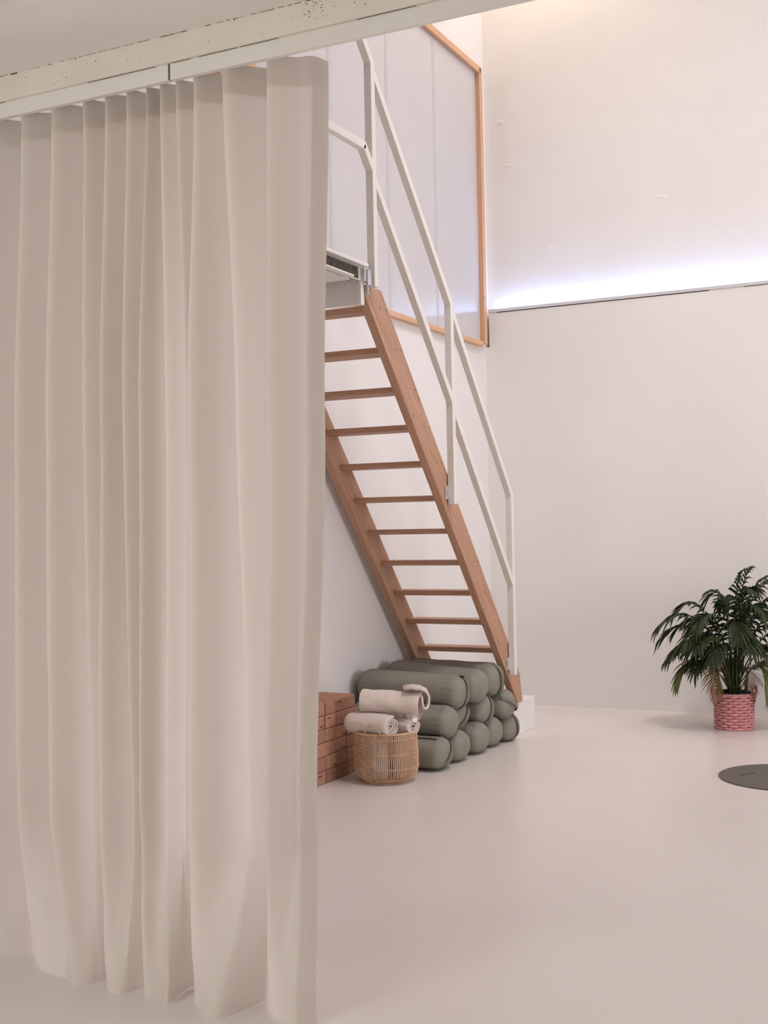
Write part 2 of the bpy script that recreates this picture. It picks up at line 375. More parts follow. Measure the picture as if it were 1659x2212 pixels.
# rows of control nodes (x, y); each main fold: crest (towards the viewer), flank, hidden trough
TOPX = [-3.46, -3.34, -3.22, -3.10, -2.985, -2.845, -2.709, -2.583, -2.498, -2.417, -2.340, -2.294, -2.227, -2.152, -2.040, -1.882]
MIDX = [-3.46, -3.35, -3.24, -3.13, -3.005, -2.875, -2.745, -2.608, -2.521, -2.441, -2.370, -2.297, -2.217, -2.179, -2.030, -1.891]
LOWX = [-3.47, -3.37, -3.27, -3.16, -3.030, -2.885, -2.745, -2.610, -2.545, -2.434, -2.383, -2.316, -2.246, -2.197, -2.008, -1.915]
AT = [.05, .05, .05, .05, .05, .05, .055, .05, .045, .04, .038, .03, .036, .045, .055, .055]
AM = [.05, .055, .05, .055, .055, .06, .06, .042, .055, .042, .05, .014, .016, .06, .022, .06]
AL = [.045, .05, .05, .045, .05, .055, .055, .014, .052, .026, .048, .006, .006, .058, .008, .058]
def wave_row(X, A, xe, yc):
    pts = []
    for i, x in enumerate(X):
        nx = X[i + 1] if i + 1 < len(X) else xe
        wd = nx - x; a = A[i]; an = A[i + 1] if i + 1 < len(A) else .01
        k = min(1, a / .04); kn = min(1, an / .04)
        pts += [(x, yc - a), (x + wd * .16, yc - a * 1.12), (x + wd * .55, yc - a * .1), (x + wd * (.86 + .10 * kn), yc + a * .75 * kn + (an - .04) * .0),
                (x + wd * (1.0 + .06 * kn - .06), yc + a * .35 * kn - .01 * kn)]
    pts = pts[:-2]
    pts += [(xe - .040, yc + .008), (xe - .014, yc + .026), (xe, yc + .062)]
    return pts
R_top = wave_row(TOPX, AT, -1.738, 3.085)
R_mid = wave_row(MIDX, AM, -1.768, 3.075)
R_low = wave_row(LOWX, AL, -1.815, 3.06)
# the hem lying on the floor (one entry per crest: crest, shoulder, flank, trough, return)
HEM = [
    [(-3.47, 3.00), (-3.45, 2.99), (-3.42, 3.03), (-3.39, 3.06), (-3.38, 3.04)],
    [(-3.37, 3.00), (-3.35, 2.99), (-3.32, 3.03), (-3.29, 3.06), (-3.28, 3.04)],
    [(-3.27, 3.01), (-3.25, 2.99), (-3.22, 3.03), (-3.185, 3.06), (-3.17, 3.04)],
    [(-3.16, 3.00), (-3.14, 2.99), (-3.10, 3.02), (-3.06, 3.06), (-3.045, 3.045)],
    [(-3.03, 3.02), (-3.00, 3.03), (-2.96, 3.055), (-2.925, 3.085), (-2.905, 3.09)],
    [(-2.885, 3.075), (-2.84, 3.034), (-2.77, 2.990), (-2.70, 2.975), (-2.655, 2.968)],
    [(-2.60, 2.925), (-2.575, 2.925), (-2.555, 2.94), (-2.545, 2.955), (-2.54, 2.97)],
    [(-2.535, 2.985), (-2.53, 3.0), (-2.525, 3.025), (-2.515, 3.045), (-2.50, 3.01)],
    [(-2.48, 2.954), (-2.455, 2.93), (-2.43, 2.918), (-2.41, 2.92), (-2.40, 2.928)],
    [(-2.392, 2.94), (-2.385, 2.96), (-2.375, 2.985), (-2.36, 3.0), (-2.34, 2.97)],
    [(-2.325, 2.935), (-2.305, 2.922), (-2.287, 2.92), (-2.265, 2.928), (-2.25, 2.925)],
    [(-2.238, 2.92), (-2.225, 2.925), (-2.228, 2.95), (-2.235, 2.98), (-2.24, 3.01)],
    [(-2.243, 3.03), (-2.24, 3.055), (-2.228, 3.07), (-2.21, 3.055), (-2.19, 3.02)],
    [(-2.17, 2.98), (-2.13, 2.945), (-2.09, 2.905), (-2.055, 2.89), (-2.03, 2.895)],
    [(-2.012, 2.92), (-2.00, 2.95), (-1.985, 3.0), (-1.975, 3.05), (-1.96, 3.055)],
    [(-1.945, 3.035), (-1.91, 2.995), (-1.865, 2.96)]]
R_hem = [q for g in HEM for q in g] + [(-1.805, 2.942), (-1.768, 2.952), (-1.748, 2.985)]
assert len(R_top) == len(R_mid) == len(R_low) == len(R_hem), (len(R_top), len(R_hem))
R_kick = [(.42 * l[0] + .58 * h[0], .40 * l[1] + .60 * h[1]) for l, h in zip(R_low, R_hem)]
ZR = [2.816, 1.78, .47, .17, .004]
ROWS = [R_top, R_mid, R_low, R_kick, R_hem]
def cr(p0, p1, p2, p3, t):
    return .5 * (2 * p1 + (p2 - p0) * t + (2 * p0 - 5 * p1 + 4 * p2 - p3) * t * t + (3 * p1 - p0 - 3 * p2 + p3) * t ** 3)
def row_at(z):
    """interpolate node positions at height z (smooth in z)"""
    for i in range(4):
        if z >= ZR[i + 1] - 1e-9 or i == 3:
            t = (ZR[i] - z) / (ZR[i] - ZR[i + 1]); s = t * t * (3 - 2 * t) if i < 2 else t
            A, B = ROWS[i], ROWS[i + 1]
            if i in (2, 3):
                s = t if i == 2 else t ** .85
            return [(a[0] + (b[0] - a[0]) * s, a[1] + (b[1] - a[1]) * s) for a, b in zip(A, B)]
SUB = 5
def sample(nodes):
    out = []; n = len(nodes)
    for i in range(n - 1):
        P = [nodes[max(i - 1, 0)], nodes[i], nodes[i + 1], nodes[min(i + 2, n - 1)]]
        for k in range(SUB):
            t = k / SUB; out.append((cr(P[0][0], P[1][0], P[2][0], P[3][0], t), cr(P[0][1], P[1][1], P[2][1], P[3][1], t)))
    out.append(nodes[-1]); return out
zs = [2.816 - i * .018 for i in range(8)]
z = zs[-1]
while z > .5: z -= .045; zs.append(z)
while z > .03: z -= .02; zs.append(z)
zs = [q for q in zs if q > .012] + [.012, .006, .004]
grid = []
for z in zs:
    r = sample(row_at(max(z, .004)))
    row = []
    for j, (x, y) in enumerate(r):
        c = min(1, max(0, (1.2 - z) / 1.0))                          # creases near the floor
        nz = noise.noise(Vector((x * 9, z * 5, 3.3))) * .010 * c + noise.noise(Vector((x * 22, z * 11, 8.1))) * .004 * c
        nz += noise.noise(Vector((x * 4, z * 1.3, 1.0))) * .006
        zz = z
        if z > 2.66: zz = z - .003 * math.sin(j * .35)               # hanging points along the heading
        row.append((x, y + nz * min(1, .3 + z / .1), zz))
    grid.append(row)
def sheet(rows, off=0.0):
    v = []; f = []; n = len(rows[0])
    for r in rows:
        for j, p in enumerate(r):
            if off:
                a, b = Vector(r[max(j - 1, 0)]), Vector(r[min(j + 1, n - 1)]); d = (b - a).normalized()
                nn = Vector((-d.y, d.x, 0)) * off; v.append((p[0] + nn.x, p[1] + nn.y, p[2]))
            else: v.append(p)
    for i in range(len(rows) - 1):
        for j in range(n - 1): f.append((i * n + j, i * n + j + 1, (i + 1) * n + j + 1, (i + 1) * n + j))
    mb = MB(); mb.v, mb.f = v, f; return mb
cur = empty('curtain', (-2.6, 3.05, 0)); tag(cur, 'floor length off white linen curtain hanging in soft folds from the mezzanine edge', 'curtain')
fab = sheet(grid).build('fabric', M['curtain'], cur, True)
sheet(grid[:6], .003).build('heading_band', M['curtain'], fab, True, world=False)
sheet([r[-9:] for r in grid], .003).build('side_hem', M['curtain'], fab, True, world=False)
for j in range(SUB, len(grid[0]) - 4, 5 * SUB):
    x, y, z = grid[0][j]
    g_ = MB(); g_.tube([(x, y + .002, z - .01), (x, y + .012, 2.845), (x, 3.075, 2.868)], .002, 6); g_.build('glider', M['white_metal'], cur)

# ------------------------------------------------------------------ stairs
st = empty('staircase', (-3.15, 6.9, .22)); tag(st, 'steep open pine staircase with white steel handrail along the white wall', 'staircase')
def stringer(x0, x1):
    # back edge line through (5.47,2.575); slope -1.137
    sl = 1.137
    def back(z): return 5.478 + (2.575 - z) / sl
    zt, zb, dp = 2.655, .222, .215
    o = [(5.45, 2.60), (5.45, zt), (back(zt) + dp + .02, zt), (back(.42) + dp, .42), (back(.36) + dp - .0, zb), (back(zb), zb)]
    # store in a local frame whose X runs along the slope so that the grain follows the board
    c = Vector((0, 6.6, 1.4)); ang = math.atan(sl)
    ux = Vector((0, math.cos(ang), -math.sin(ang))); uz = Vector((0, math.sin(ang), math.cos(ang)))
    bm = bmesh.new(); A = []; B = []
    for (y, z) in o:
        d = Vector((0, y, z)) - c
        A.append(bm.verts.new((d.dot(ux), x0 - (x0 + x1) / 2, d.dot(uz)))); B.append(bm.verts.new((d.dot(ux), x1 - (x0 + x1) / 2, d.dot(uz))))
    n = len(o); bm.faces.new(A); bm.faces.new(list(reversed(B)))
    for i in range(n): bm.faces.new((A[i], B[i], B[(i + 1) % n], A[(i + 1) % n]))
    bmesh.ops.recalc_face_normals(bm, faces=bm.faces); bmesh.ops.bevel(bm, geom=bm.edges[:], offset=.003, segments=2, affect='EDGES')
    me = bpy.data.meshes.new('stringer'); bm.to_mesh(me); bm.free()
    ob = link('stringer', me, M['pine'], st)
    yy = Vector((1, 0, 0))
    ob.matrix_basis = Matrix.Translation(((x0 + x1) / 2, c.y, c.z)) @ Matrix((ux, yy, uz)).transposed().to_4x4()
    return ob
s_l = stringer(-3.486, -3.44); s_r = stringer(-2.874, -2.828)
sc = MB()
TZ = [2.541 - .1963 * k for k in range(12)]
for k, z in enumerate(TZ):
    y = 5.578 + .1726 * k
    if z < .25: continue
    box('tread', (-3.442, y, z), (-2.872, y + (.165 if k else .12), z + .032), M['pine'], st, bev=.004)
    for dy in (.045, .115):
        sc.add([(-2.8278, y + dy + .0045 * math.cos(a * math.pi / 3), z + .02 + random.uniform(-.004, .004) + .0045 * math.sin(a * math.pi / 3)) for a in range(6)]
               + [(-2.8262, y + dy + .003 * math.cos(a * math.pi / 3), z + .02 + .003 * math.sin(a * math.pi / 3)) for a in range(6)],
               [tuple(range(6)), tuple(range(6, 12))] + [(a, (a + 1) % 6, 6 + (a + 1) % 6, 6 + a) for a in range(6)])
s = sc.build('screw_heads', M['screw'], s_r, world=False); s.matrix_parent_inverse = s_r.matrix_basis.inverted(); s['kind'] = 'stuff'
# white steel handrail, outside the right stringer
RX, TB = -2.802, .042
posts = [(7.40, .43, 1.607, 1.02), (6.468, 1.535, 2.714, 2.137), (5.50, 2.645, 3.804, 3.244)]
for (y, zb, zt, zm) in posts:
    beam('handrail_post', (RX, y, zb), (RX, y, zt + .012), TB, TB, M['white_metal'], st, up=(0, 1, 0), bev=.003)
for (a, b) in ((0, 1), (1, 2)):
    for q in (2, 3):
        d = Vector((0, posts[b][0] - posts[a][0], posts[b][q] - posts[a][q])); n = d.normalized()
        p0 = Vector((RX, posts[a][0], posts[a][q])); p1 = Vector((RX, posts[b][0], posts[b][q] - (.035 if q == 2 else .03)))
        beam('handrail' if q == 2 else 'middle_rail', p0 - n * .0, p1, TB - .002, TB, M['white_metal'], st, bev=.003)
for z_l, z_p, nm in ((3.912, 3.804, 'handrail'), (3.352, 3.244, 'middle_rail')):
    beam(nm, (RX, 5.5, z_p), (RX, 5.40, z_l), TB - .002, TB, M['white_metal'], st, bev=.003)
    beam(nm, (RX, 5.412, z_l - .003), (RX, 3.20, z_l - .003), TB - .002, TB, M['white_metal'], st, bev=.003)
for (y, z) in ((7.375, .50), (6.44, 1.60)):
    box('mounting_bracket', (-2.829, y - .028, z - .035), (-2.818, y + .012, z + .045), M['grey_metal'], st, bev=.002)
# steel walkway from the mezzanine to the stair head
wk = empty('walkway', (-3.15, 4.2, 2.55)); tag(wk, 'white steel walkway bridging from the mezzanine to the stair head', 'walkway')
box('deck', (XL + .005, 3.17, 2.705), (-2.835, 5.43, 2.725), M['board'], wk)
p = MB(); p.box((-2.83, 3.17, 2.728), (-2.775, 5.40, 2.746)); p.box((-2.83, 3.17, 2.664), (-2.822, 5.40, 2.728)); p.box((-2.83, 3.17, 2.660), (-2.79, 5.27, 2.668)); p.build('edge_channel', M['white_metal'], wk)
box('recess_shade_strip', (-2.8218, 3.17, 2.670), (-2.819, 5.37, 2.726), M['liner'], wk)  # thin strip added to paint the shade inside the channel recess
box('underside_panel', (XL + .005, 3.17, 2.660), (-2.85, 5.33, 2.672), M['ceil'], wk)
box('end_plate', (XL + .005, 5.415, 2.548), (-2.83, 5.43, 2.70), M['white_metal'], wk, bev=.002)
box('end_post', (-2.845, 5.40, 2.545), (-2.822, 5.436, 2.70), M['white_metal'], wk, bev=.002)
hg = box('hinge_bracket', (-2.845, 5.40, 2.66), (-2.80, 5.45, 2.735), M['grey_metal'], wk, bev=.004)
p = MB(); p.box((-2.80, 5.425, 2.645), (-2.793, 5.47, 2.725)); p.tube([(-2.812, 5.452, 2.60), (-2.812, 5.452, 2.74)], .008, 8); p.build('hinge_leaf', M['grey_metal'], wk)
for z in (2.575, 2.665):
    p = MB(); p.tube([(-2.90, 5.41, z), (-2.90, 5.416, z)], .008, 8); p.build('bolt', M['white_metal'], wk)

# white step box under the stair foot
sb = box('step_box', (XL + .01, 7.53, 0), (-2.85, 7.935, .22), M['box'], bev=.003); tag(sb, 'plain white plinth box under the foot of the wooden stairs', 'plinth')

# ------------------------------------------------------------------ cork blocks
rows_n = ['on the floor', 'second layer up', 'third layer up', 'fourth layer up', 'fifth layer up', 'topmost layer']
cols_n = ['beside the green bolsters', 'second column from the bolsters', 'third column from the bolsters', 'fourth column from the bolsters, by the curtain']
bl_me = boxmesh('cork_block', (-.1135, -.0580, 0), (.1135, .0580, .0738), .007, 3)
lg = MB()
for sgn in (-1, 1): lg.tube([(.1138, sgn * .011 - .005, 0), (.1138, sgn * .011 + .005, 0)], .003, 6)
lg.tube([(.1138, -.008, 0), (.1138, .008, 0)], .0017, 6)
lg_me = lg.mesh('printed_mark')
marks = {(5, 1): (-.02, .055), (4, 2): (-.022, .056), (4, 3): (.024, .018), (3, 1): (.035, .016), (2, 1): (.033, .016), (1, 2): (.03, .016), (0, 3): (-.012, .05)}
rb = random.Random(5)
for c in range(4):
    for r in range(6):
        yc = 6.115 - c * .1205 + rb.uniform(-.0015, .0015)
        o = link('cork_block', bl_me, M['cork'])
        o.location = (-3.425 + rb.uniform(-.005, .004), yc, r * .0748); o.rotation_euler = (0, 0, rb.uniform(-.006, .006))
        tag(o, 'tan cork yoga block %s, %s' % (rows_n[r], cols_n[c]), 'yoga block', 'stacked cork yoga blocks')
        if (r, c) in marks:
            dy, dz = marks[(r, c)]
            k = link('printed_mark', lg_me, M['print'], o, world=False); k.location = (0, dy, dz)

# ------------------------------------------------------------------ bolsters
def bolster_mesh(L, ry, rz, seed, dents=()):
    rs = random.Random(seed); NX, NT = 54, 48; v = []; f = []
    ph = rs.uniform(0, 6)
    for i in range(NX + 1):
        u = i / NX * 2 - 1; x = math.copysign(1 - (1 - abs(u)) ** 1.6, u) * L / 2
        e = (L / 2 - abs(x)) / .075
        prof = 1.0 if e >= 1 else max(0.0, (1 - (1 - e) ** 2.3)) ** (1 / 2.3)
        prof = max(prof, .02)
        for k in range(NT):
            a = 2 * math.pi * k / NT; ca, sa = math.cos(a), math.sin(a)
            q = 2.25; d = (abs(ca) ** q + abs(sa) ** q) ** (-1 / q)
            pk = math.exp(-((abs(x) - (L / 2 - .075)) / .032) ** 2)
            rr = prof * d * (1 - .022 * pk * math.sin(19 * a + ph) - .012 * pk * math.sin(31 * a))
            for a0, dp in dents:
                da = (a - a0 + math.pi) % (2 * math.pi) - math.pi; rr *= 1 - dp * math.exp(-(da / .42) ** 2)
            rr *= 1 + .016 * noise.noise(Vector((x * 5 + seed, ca * 1.5, sa * 1.5)))
            v.append((x, ry * rr * ca, rz * rr * sa))
    for i in range(NX):
        for k in range(NT): f.append((i * NT + k, i * NT + (k + 1) % NT, (i + 1) * NT + (k + 1) % NT, (i + 1) * NT + k))
    f.append(tuple(reversed(range(NT)))); f.append(tuple(NX * NT + k for k in range(NT)))
    mb = MB(); mb.v, mb.f = v, f; return mb
def rotx_path(pts, ang):
    c, s_ = math.cos(ang), math.sin(ang); return [(x, y * c - z * s_, y * s_ + z * c) for x, y, z in pts]
def strap(L, ry, rz, ang, slack=.012):
    """carry strap lying over the end disc: from one edge over the end to the other"""
    pts = []; n = 18
    for i in range(n + 1):
        t = -1 + 2 * i / n
        x = L / 2 - .055 * abs(t) ** 3.2 + slack * (1 - t * t) + .003
        pts.append((x, 0, t * 1.01))
    out = []
    for x, y, z in pts:
        yy, zz = -z * math.sin(ang), z * math.cos(ang); out.append((x, yy * ry, zz * rz))
    m = MB(); m.ribbon(out, (0, math.cos(ang), math.sin(ang)), .026, .003); return m
# (y front, y back, z front, z back, x front end, length, ry, rz, strap angle or None, zip seam, label)
BL = [
    (6.385, 6.375, .096, .096, -2.815, .69, .128, .096, -.55, True, 'sage bolster on the floor right behind the rattan basket'),
    (6.645, 6.64, .096, .096, -2.815, .69, .126, .096, None, False, 'sage bolster on the floor, second of five from the basket'),
    (6.925, 6.90, .099, .098, -2.800, .69, .130, .099, None, False, 'sage bolster on the floor, third of five from the basket'),
    (7.165, 7.15, .097, .096, -2.805, .69, .122, .097, None, False, 'sage bolster on the floor, fourth of five from the basket'),
    (7.385, 7.38, .096, .096, -2.775, .69, .118, .096, .12, False, 'sage bolster on the floor, nearest the white plinth box'),
    (6.515, 6.505, .253, .255, -2.830, .68, .128, .102, None, False, 'sage bolster in the middle layer, closest to the basket'),
    (6.765, 6.77, .252, .255, -2.875, .64, .124, .100, -.7, False, 'sage bolster in the middle layer, second from the basket, with loose strap'),
    (7.030, 7.03, .252, .255, -2.815, .68, .126, .100, -.3, False, 'sage bolster in the middle layer, third from the basket'),
    (7.300, 7.28, .252, .255, -2.765, .69, .126, .100, 1.0, False, 'sage bolster in the middle layer by the stair foot, strap across its end'),
    (6.650, 6.625, .408, .430, -2.815, .70, .128, .107, -.12, False, 'sage bolster on top of the pile above the basket, with black tag'),
    (6.905, 6.985, .408, .450, -2.800, .70, .126, .106, None, False, 'sage bolster on top of the pile, in the middle and turned askew'),
    (7.175, 7.235, .420, .428, -2.800, .70, .126, .108, .06, True, 'sage bolster on top of the pile, under the lowest stair tread')]
for i, (yf, yb, zf, zb, xf, L, ry, rz, sa, zp, lab) in enumerate(BL):
    ry *= .97; rz *= .975; F = Vector((xf, yf, zf)); Bk = Vector((xf - L, yb, zb)); d = (F - Bk).normalized()
    o = empty('bolster'); tag(o, lab, 'bolster', 'sage green bolsters piled by the stairs')
    c = (F + Bk) / 2; o.location = c
    yv = Vector((0, 0, 1)).cross(d).normalized(); zv = d.cross(yv)
    o.rotation_euler = Matrix((d, yv, zv)).transposed().to_euler()
    up_, dn_ = (.95, 2.19), (-.95, -2.19)
    dents = [(0, .03), (math.pi, .03)] + ([(q, .10) for q in up_] if i < 9 else []) + ([(q, .10) for q in dn_] if i > 4 else [(-math.pi / 2, .03)])
    cu = bolster_mesh(L, ry, rz, i * 7 + 1, dents).build('cushion', M['sage'], o, True, world=False)
    # end seam ring
    sm = MB(); sm.tube([(L / 2 - .062, ry * .955 * math.cos(a * math.pi / 24), rz * .955 * math.sin(a * math.pi / 24)) for a in range(48)], .0022, 5, closed=True)
    sm.build('end_seam', M['sage_strap'], cu, True, world=False)
    if sa is not None:
        strap(L, ry, rz, sa, .006 if i in (0, 4) else .014).build('carry_strap', M['sage_strap'], o, True, world=False)
    if zp:
        q = MB(); aa = 1.35 if i == 11 else 1.9
        q.ribbon([(-L / 2 + .06 + t * (L - .12) / 16, ry * 1.012 * math.cos(aa), rz * 1.012 * math.sin(aa) + .0015 * math.sin(t)) for t in range(17)], (0, 1, .0), .014, .004)
        q.build('zip_flap', M['sage_strap'], cu, True, world=False)
    if i == 9:
        link('fabric_tag', boxmesh('fabric_tag', (L / 2 - .040, -.016, rz * .90), (L / 2 - .018, .010, rz * .90 + .008), .002), M['black_tag'], cu, world=False)

# ------------------------------------------------------------------ rattan basket
BX, BY, BH = -3.035, 6.005, .278
def bprof(z):
    q = min(1, z / .085); return .118 + .058 * (1 - (1 - q) ** 2.4) - .006 * max(0, (z - .15) / .13)
bk = empty('rattan_basket', (BX, BY, 0)); tag(bk, 'round natural rattan basket holding rolled cream blankets beside the cork blocks', 'basket')
toC = math.atan2(-BY, -BX)                                            # direction from the basket to the viewer
def bp(a, z, dr=0.0):
    r = bprof(z) + dr; return (BX + r * math.cos(a), BY + r * math.sin(a), z)
D = math.radians
def ang(deg): return toC + D(deg)
VS = [(-20, 100), (160, 280)]; HS = [(-80, -20), (100, 160)]
zl = [.006 + .272 * (i / 12) for i in range(13)]
for (a0, a1) in VS:
    m = MB(); n = 34
    for i in range(n + 1):
        a = ang(a0 + (a1 - a0) * i / n); m.tube([bp(a + .004 * math.sin(i * 3 + z * 9), z) for z in zl], .0031, 5)
    o = m.build('upright_rods', M['rattan'], bk, True); o['kind'] = 'stuff'
    m = MB()
    for z in (.018, .085, .165, .245):
        for dr in (-.003, .003):
            m.tube([bp(ang(a0 + (a1 - a0) * i / 24), z + .002 * (dr > 0), dr) for i in range(25)], .0022, 5)
    o = m.build('binding_rods', M['rattan'], bk, True); o['kind'] = 'stuff'
for (a0, a1) in HS:
    m = MB(); n = 27
    for i in range(n):
        z = .012 + .258 * i / (n - 1)
        m.tube([bp(ang(a0 + (a1 - a0) * k / 20), z + .0012 * math.sin(k + i)) for k in range(21)], .0037, 5)
    o = m.build('level_rods', M['rattan'], bk, True); o['kind'] = 'stuff'
    m = MB()
    for q in (.0, .05, .52, .95, 1.0):
        m.tube([bp(ang(a0 + (a1 - a0) * q), z, -.003 if .1 < q < .9 else 0) for z in zl], .0035, 5)
    o = m.build('support_rods', M['rattan'], bk, True); o['kind'] = 'stuff'
for z, r, nm in ((BH, .0055, 'rim'), (.0055, .0055, 'base_ring')):
    m = MB(); m.tube([bp(2 * math.pi * k / 48, z) for k in range(48)], r, 8, closed=True); m.build(nm, M['rattan'], bk, True)
m = MB()
for k in range(-11, 12):
    x = k * .0098; h = math.sqrt(max(0, .116 ** 2 - x * x)); m.tube([(BX + x, BY - h, .004), (BX + x, BY + h, .004)], .0035, 5)
o = m.build('base_rods', M['rattan'], bk, True); o['kind'] = 'stuff'
for ac in (-47, 133):
    m = MB(); pts = []
    for i in range(17):
        t = i / 16; a = ang(ac + 20 + (-1 + 2 * t) * 17); pts.append(bp(a, BH + .052 * math.sin(math.pi * t) ** .6, .006))
    m.tube(pts, .004, 6); m.build('handle', M['rattan'], bk, True)

# ------------------------------------------------------------------ rolled blankets
def spiral_roll(L, R, th, turns, seed, squash=.85, twist=.0, flare=0.0):
    """rolled blanket along local X: a thick ribbon spiral, loosely deformed"""
    NS, NX = int(turns * 22), 22; prof = []
    for i in range(NS + 1):
        t = i / NS; a = 2 * math.pi * turns * t + seed
        r = R - (R - .012) * t * .95 + .004 * math.sin(a * 2.3 + seed) * t
        prof.append((r, a))
    outl = [(r, a) for r, a in prof]; inn = [(max(.004, r - th), a) for r, a in reversed(prof)]
    loop = outl + inn; n = len(loop); v = []; f = []
    for ix in range(NX + 1):
        x = -L / 2 + L * ix / NX; ed = abs(ix / NX * 2 - 1)
        rnd_ = 1 - .10 * ed ** 8
        for (r, a) in loop:
            nn = noise.noise(Vector((x * 9 + seed * 3, math.cos(a) * 1.4, math.sin(a) * 1.4)))
            nn2 = noise.noise(Vector((x * 24 + seed, math.cos(a) * 3, math.sin(a) * 3 + seed)))
            rr = r * (1 + .10 * nn + .035 * nn2) * rnd_ * (1 + flare * ed ** 4)
            tele = (R - r) * .28 * (ed ** 6) * (1 if ix > NX / 2 else -1) * -1
            v.append((x + tele + .006 * nn * ed, rr * math.cos(a + twist * x), rr * math.sin(a + twist * x) * squash))
    for ix in range(NX):
        for k in range(n): f.append((ix * n + k, ix * n + (k + 1) % n, (ix + 1) * n + (k + 1) % n, (ix + 1) * n + k))
    for ix in (0, NX):
        b0 = ix * n
        for k in range(NS): f.append((b0 + k, b0 + k + 1, b0 + n - 2 - k, b0 + n - 1 - k))
    mb = MB(); mb.v, mb.f = v, f; return mb
def roll(loc, axis, L, R, th, turns, seed, lab, squash=.85, flap=False, care=False, flare=0):
    o = empty('rolled_blanket', loc); tag(o, lab, 'blanket', 'cream blankets in the rattan basket')
    d = Vector(axis).normalized(); up = Vector((0, 0, 1)) if abs(d.z) < .9 else Vector((0, 1, 0))
    yv = up.cross(d).normalized(); zv = d.cross(yv)
    o.rotation_euler = Matrix((d, yv, zv)).transposed().to_euler()
    spiral_roll(L, R, th, turns, seed, squash, .6, flare).build('roll', M['blanket'], o, True, world=False)
    return o
vd = Vector((-BX, -BY, 0)).normalized(); rd = Vector((-vd.y, vd.x, 0))    # towards viewer / viewer's right
Bc = Vector((BX, BY, 0))
def P(r_, v_, z): return Bc + rd * r_ + vd * v_ + Vector((0, 0, z))
ax1 = rd * .78 + vd * .62
o = roll(P(-.080, .045, .318), ax1, .30, .076, .011, 3.6, 1.2, 'rolled cream blanket with its spiral end hanging over the basket rim', .82)
o = roll(P(.075, -.015, .310), rd * .6 + vd * .75, .26, .056, .010, 3.4, 2.6, 'rolled cream blanket with white care tag tucked under the top roll', .85)
tg = link('care_tag', boxmesh('care_tag', (.132, -.016, .026), (.1345, .014, .048), .0005), M['tag_white'], o, world=False)
top = roll(P(.030, -.01, .428), rd * .97 + vd * .22 + Vector((0, 0, -.04)), .345, .086, .012, 2.6, .4, 'large rolled cream blanket lying on top of the basket', .86, flare=.10)
# hanging corner of the top roll and the turned-back corner of the lower one
def cloth_flap(c0, c1, down, nx=14, ny=10, seed=0, th=.006, bulge=.02):
    c0, c1, down = Vector(c0), Vector(c1), Vector(down); v = []; f = []
    nrm = (c1 - c0).cross(down).normalized()
    for s_ in (0, 1):
        for j in range(ny + 1):
            for i in range(nx + 1):
                a, b = i / nx, j / ny
                p = c0.lerp(c1, a) + down * b * (1 - .45 * (a - .55) ** 2 * 2) + nrm * (bulge * math.sin(math.pi * b * .8 + .4) + .010 * math.sin(a * 9 + seed) * (b + .2))
                p += nrm * th * (s_ - .5); v.append(p)
    N_ = (nx + 1) * (ny + 1)
    for s_ in (0, 1):
        for j in range(ny):
            for i in range(nx):
                q = s_ * N_ + j * (nx + 1) + i; f.append((q, q + 1, q + nx + 2, q + nx + 1))
    ring = [i for i in range(nx + 1)] + [j * (nx + 1) + nx for j in range(1, ny + 1)] + [ny * (nx + 1) + i for i in reversed(range(nx))] + [j * (nx + 1) for j in reversed(range(1, ny))]
    for a, b in zip(ring, ring[1:] + ring[:1]): f.append((a, b, b + N_, a + N_))
    mb = MB(); mb.v, mb.f = v, f; return mb
def child_world(mb, name, m, parent):
    mw = Matrix.LocRotScale(parent.location, parent.rotation_euler, None).inverted()
    mb.v = [tuple(mw @ Vector(p)) for p in mb.v]
    return mb.build(name, m, parent, True, world=False)
child_world(cloth_flap(P(.115, .055, .47), P(.205, .05, .495), Vector((0, 0, -.15)) + vd * .02, seed=1), 'hanging_corner', M['blanket'], top)
rb_ = MB(); rb_.ribbon([P(q[0], .0 + .02 * math.sin(k), q[1]) for k, q in enumerate(((.10, .514), (.15, .521), (.195, .515), (.228, .495), (.243, .462), (.241, .425), (.228, .402), (.212, .405), (.205, .43), (.203, .462), (.186, .482), (.16, .485)))], vd, .13, .013)
child_world(rb_, 'hanging_edge', M['blanket'], top)
bv_ = top.children[-1].modifiers.new('soft', 'SUBSURF'); bv_.levels = 2; bv_.render_levels = 2
low1 = [q for q in bpy.data.objects if q.name.startswith('rolled_blanket')][0]
child_world(cloth_flap(P(-.14, .045, .366), P(-.045, .065, .374), vd * .07 + Vector((0, 0, -.04)), seed=5, bulge=.012), 'turned_corner', M['blanket'], low1)
for (r_, v_, R, sd, nm) in ((-.055, .02, .075, 3.1, 'upright rolled cream blanket inside the basket behind the level rods'), (.085, -.03, .064, 4.4, 'upright rolled cream blanket inside the basket behind the upright rods')):
    roll(P(r_, v_, .137), (0, .02, 1), .245, R, .011, 3.2, sd, nm, 1.0)

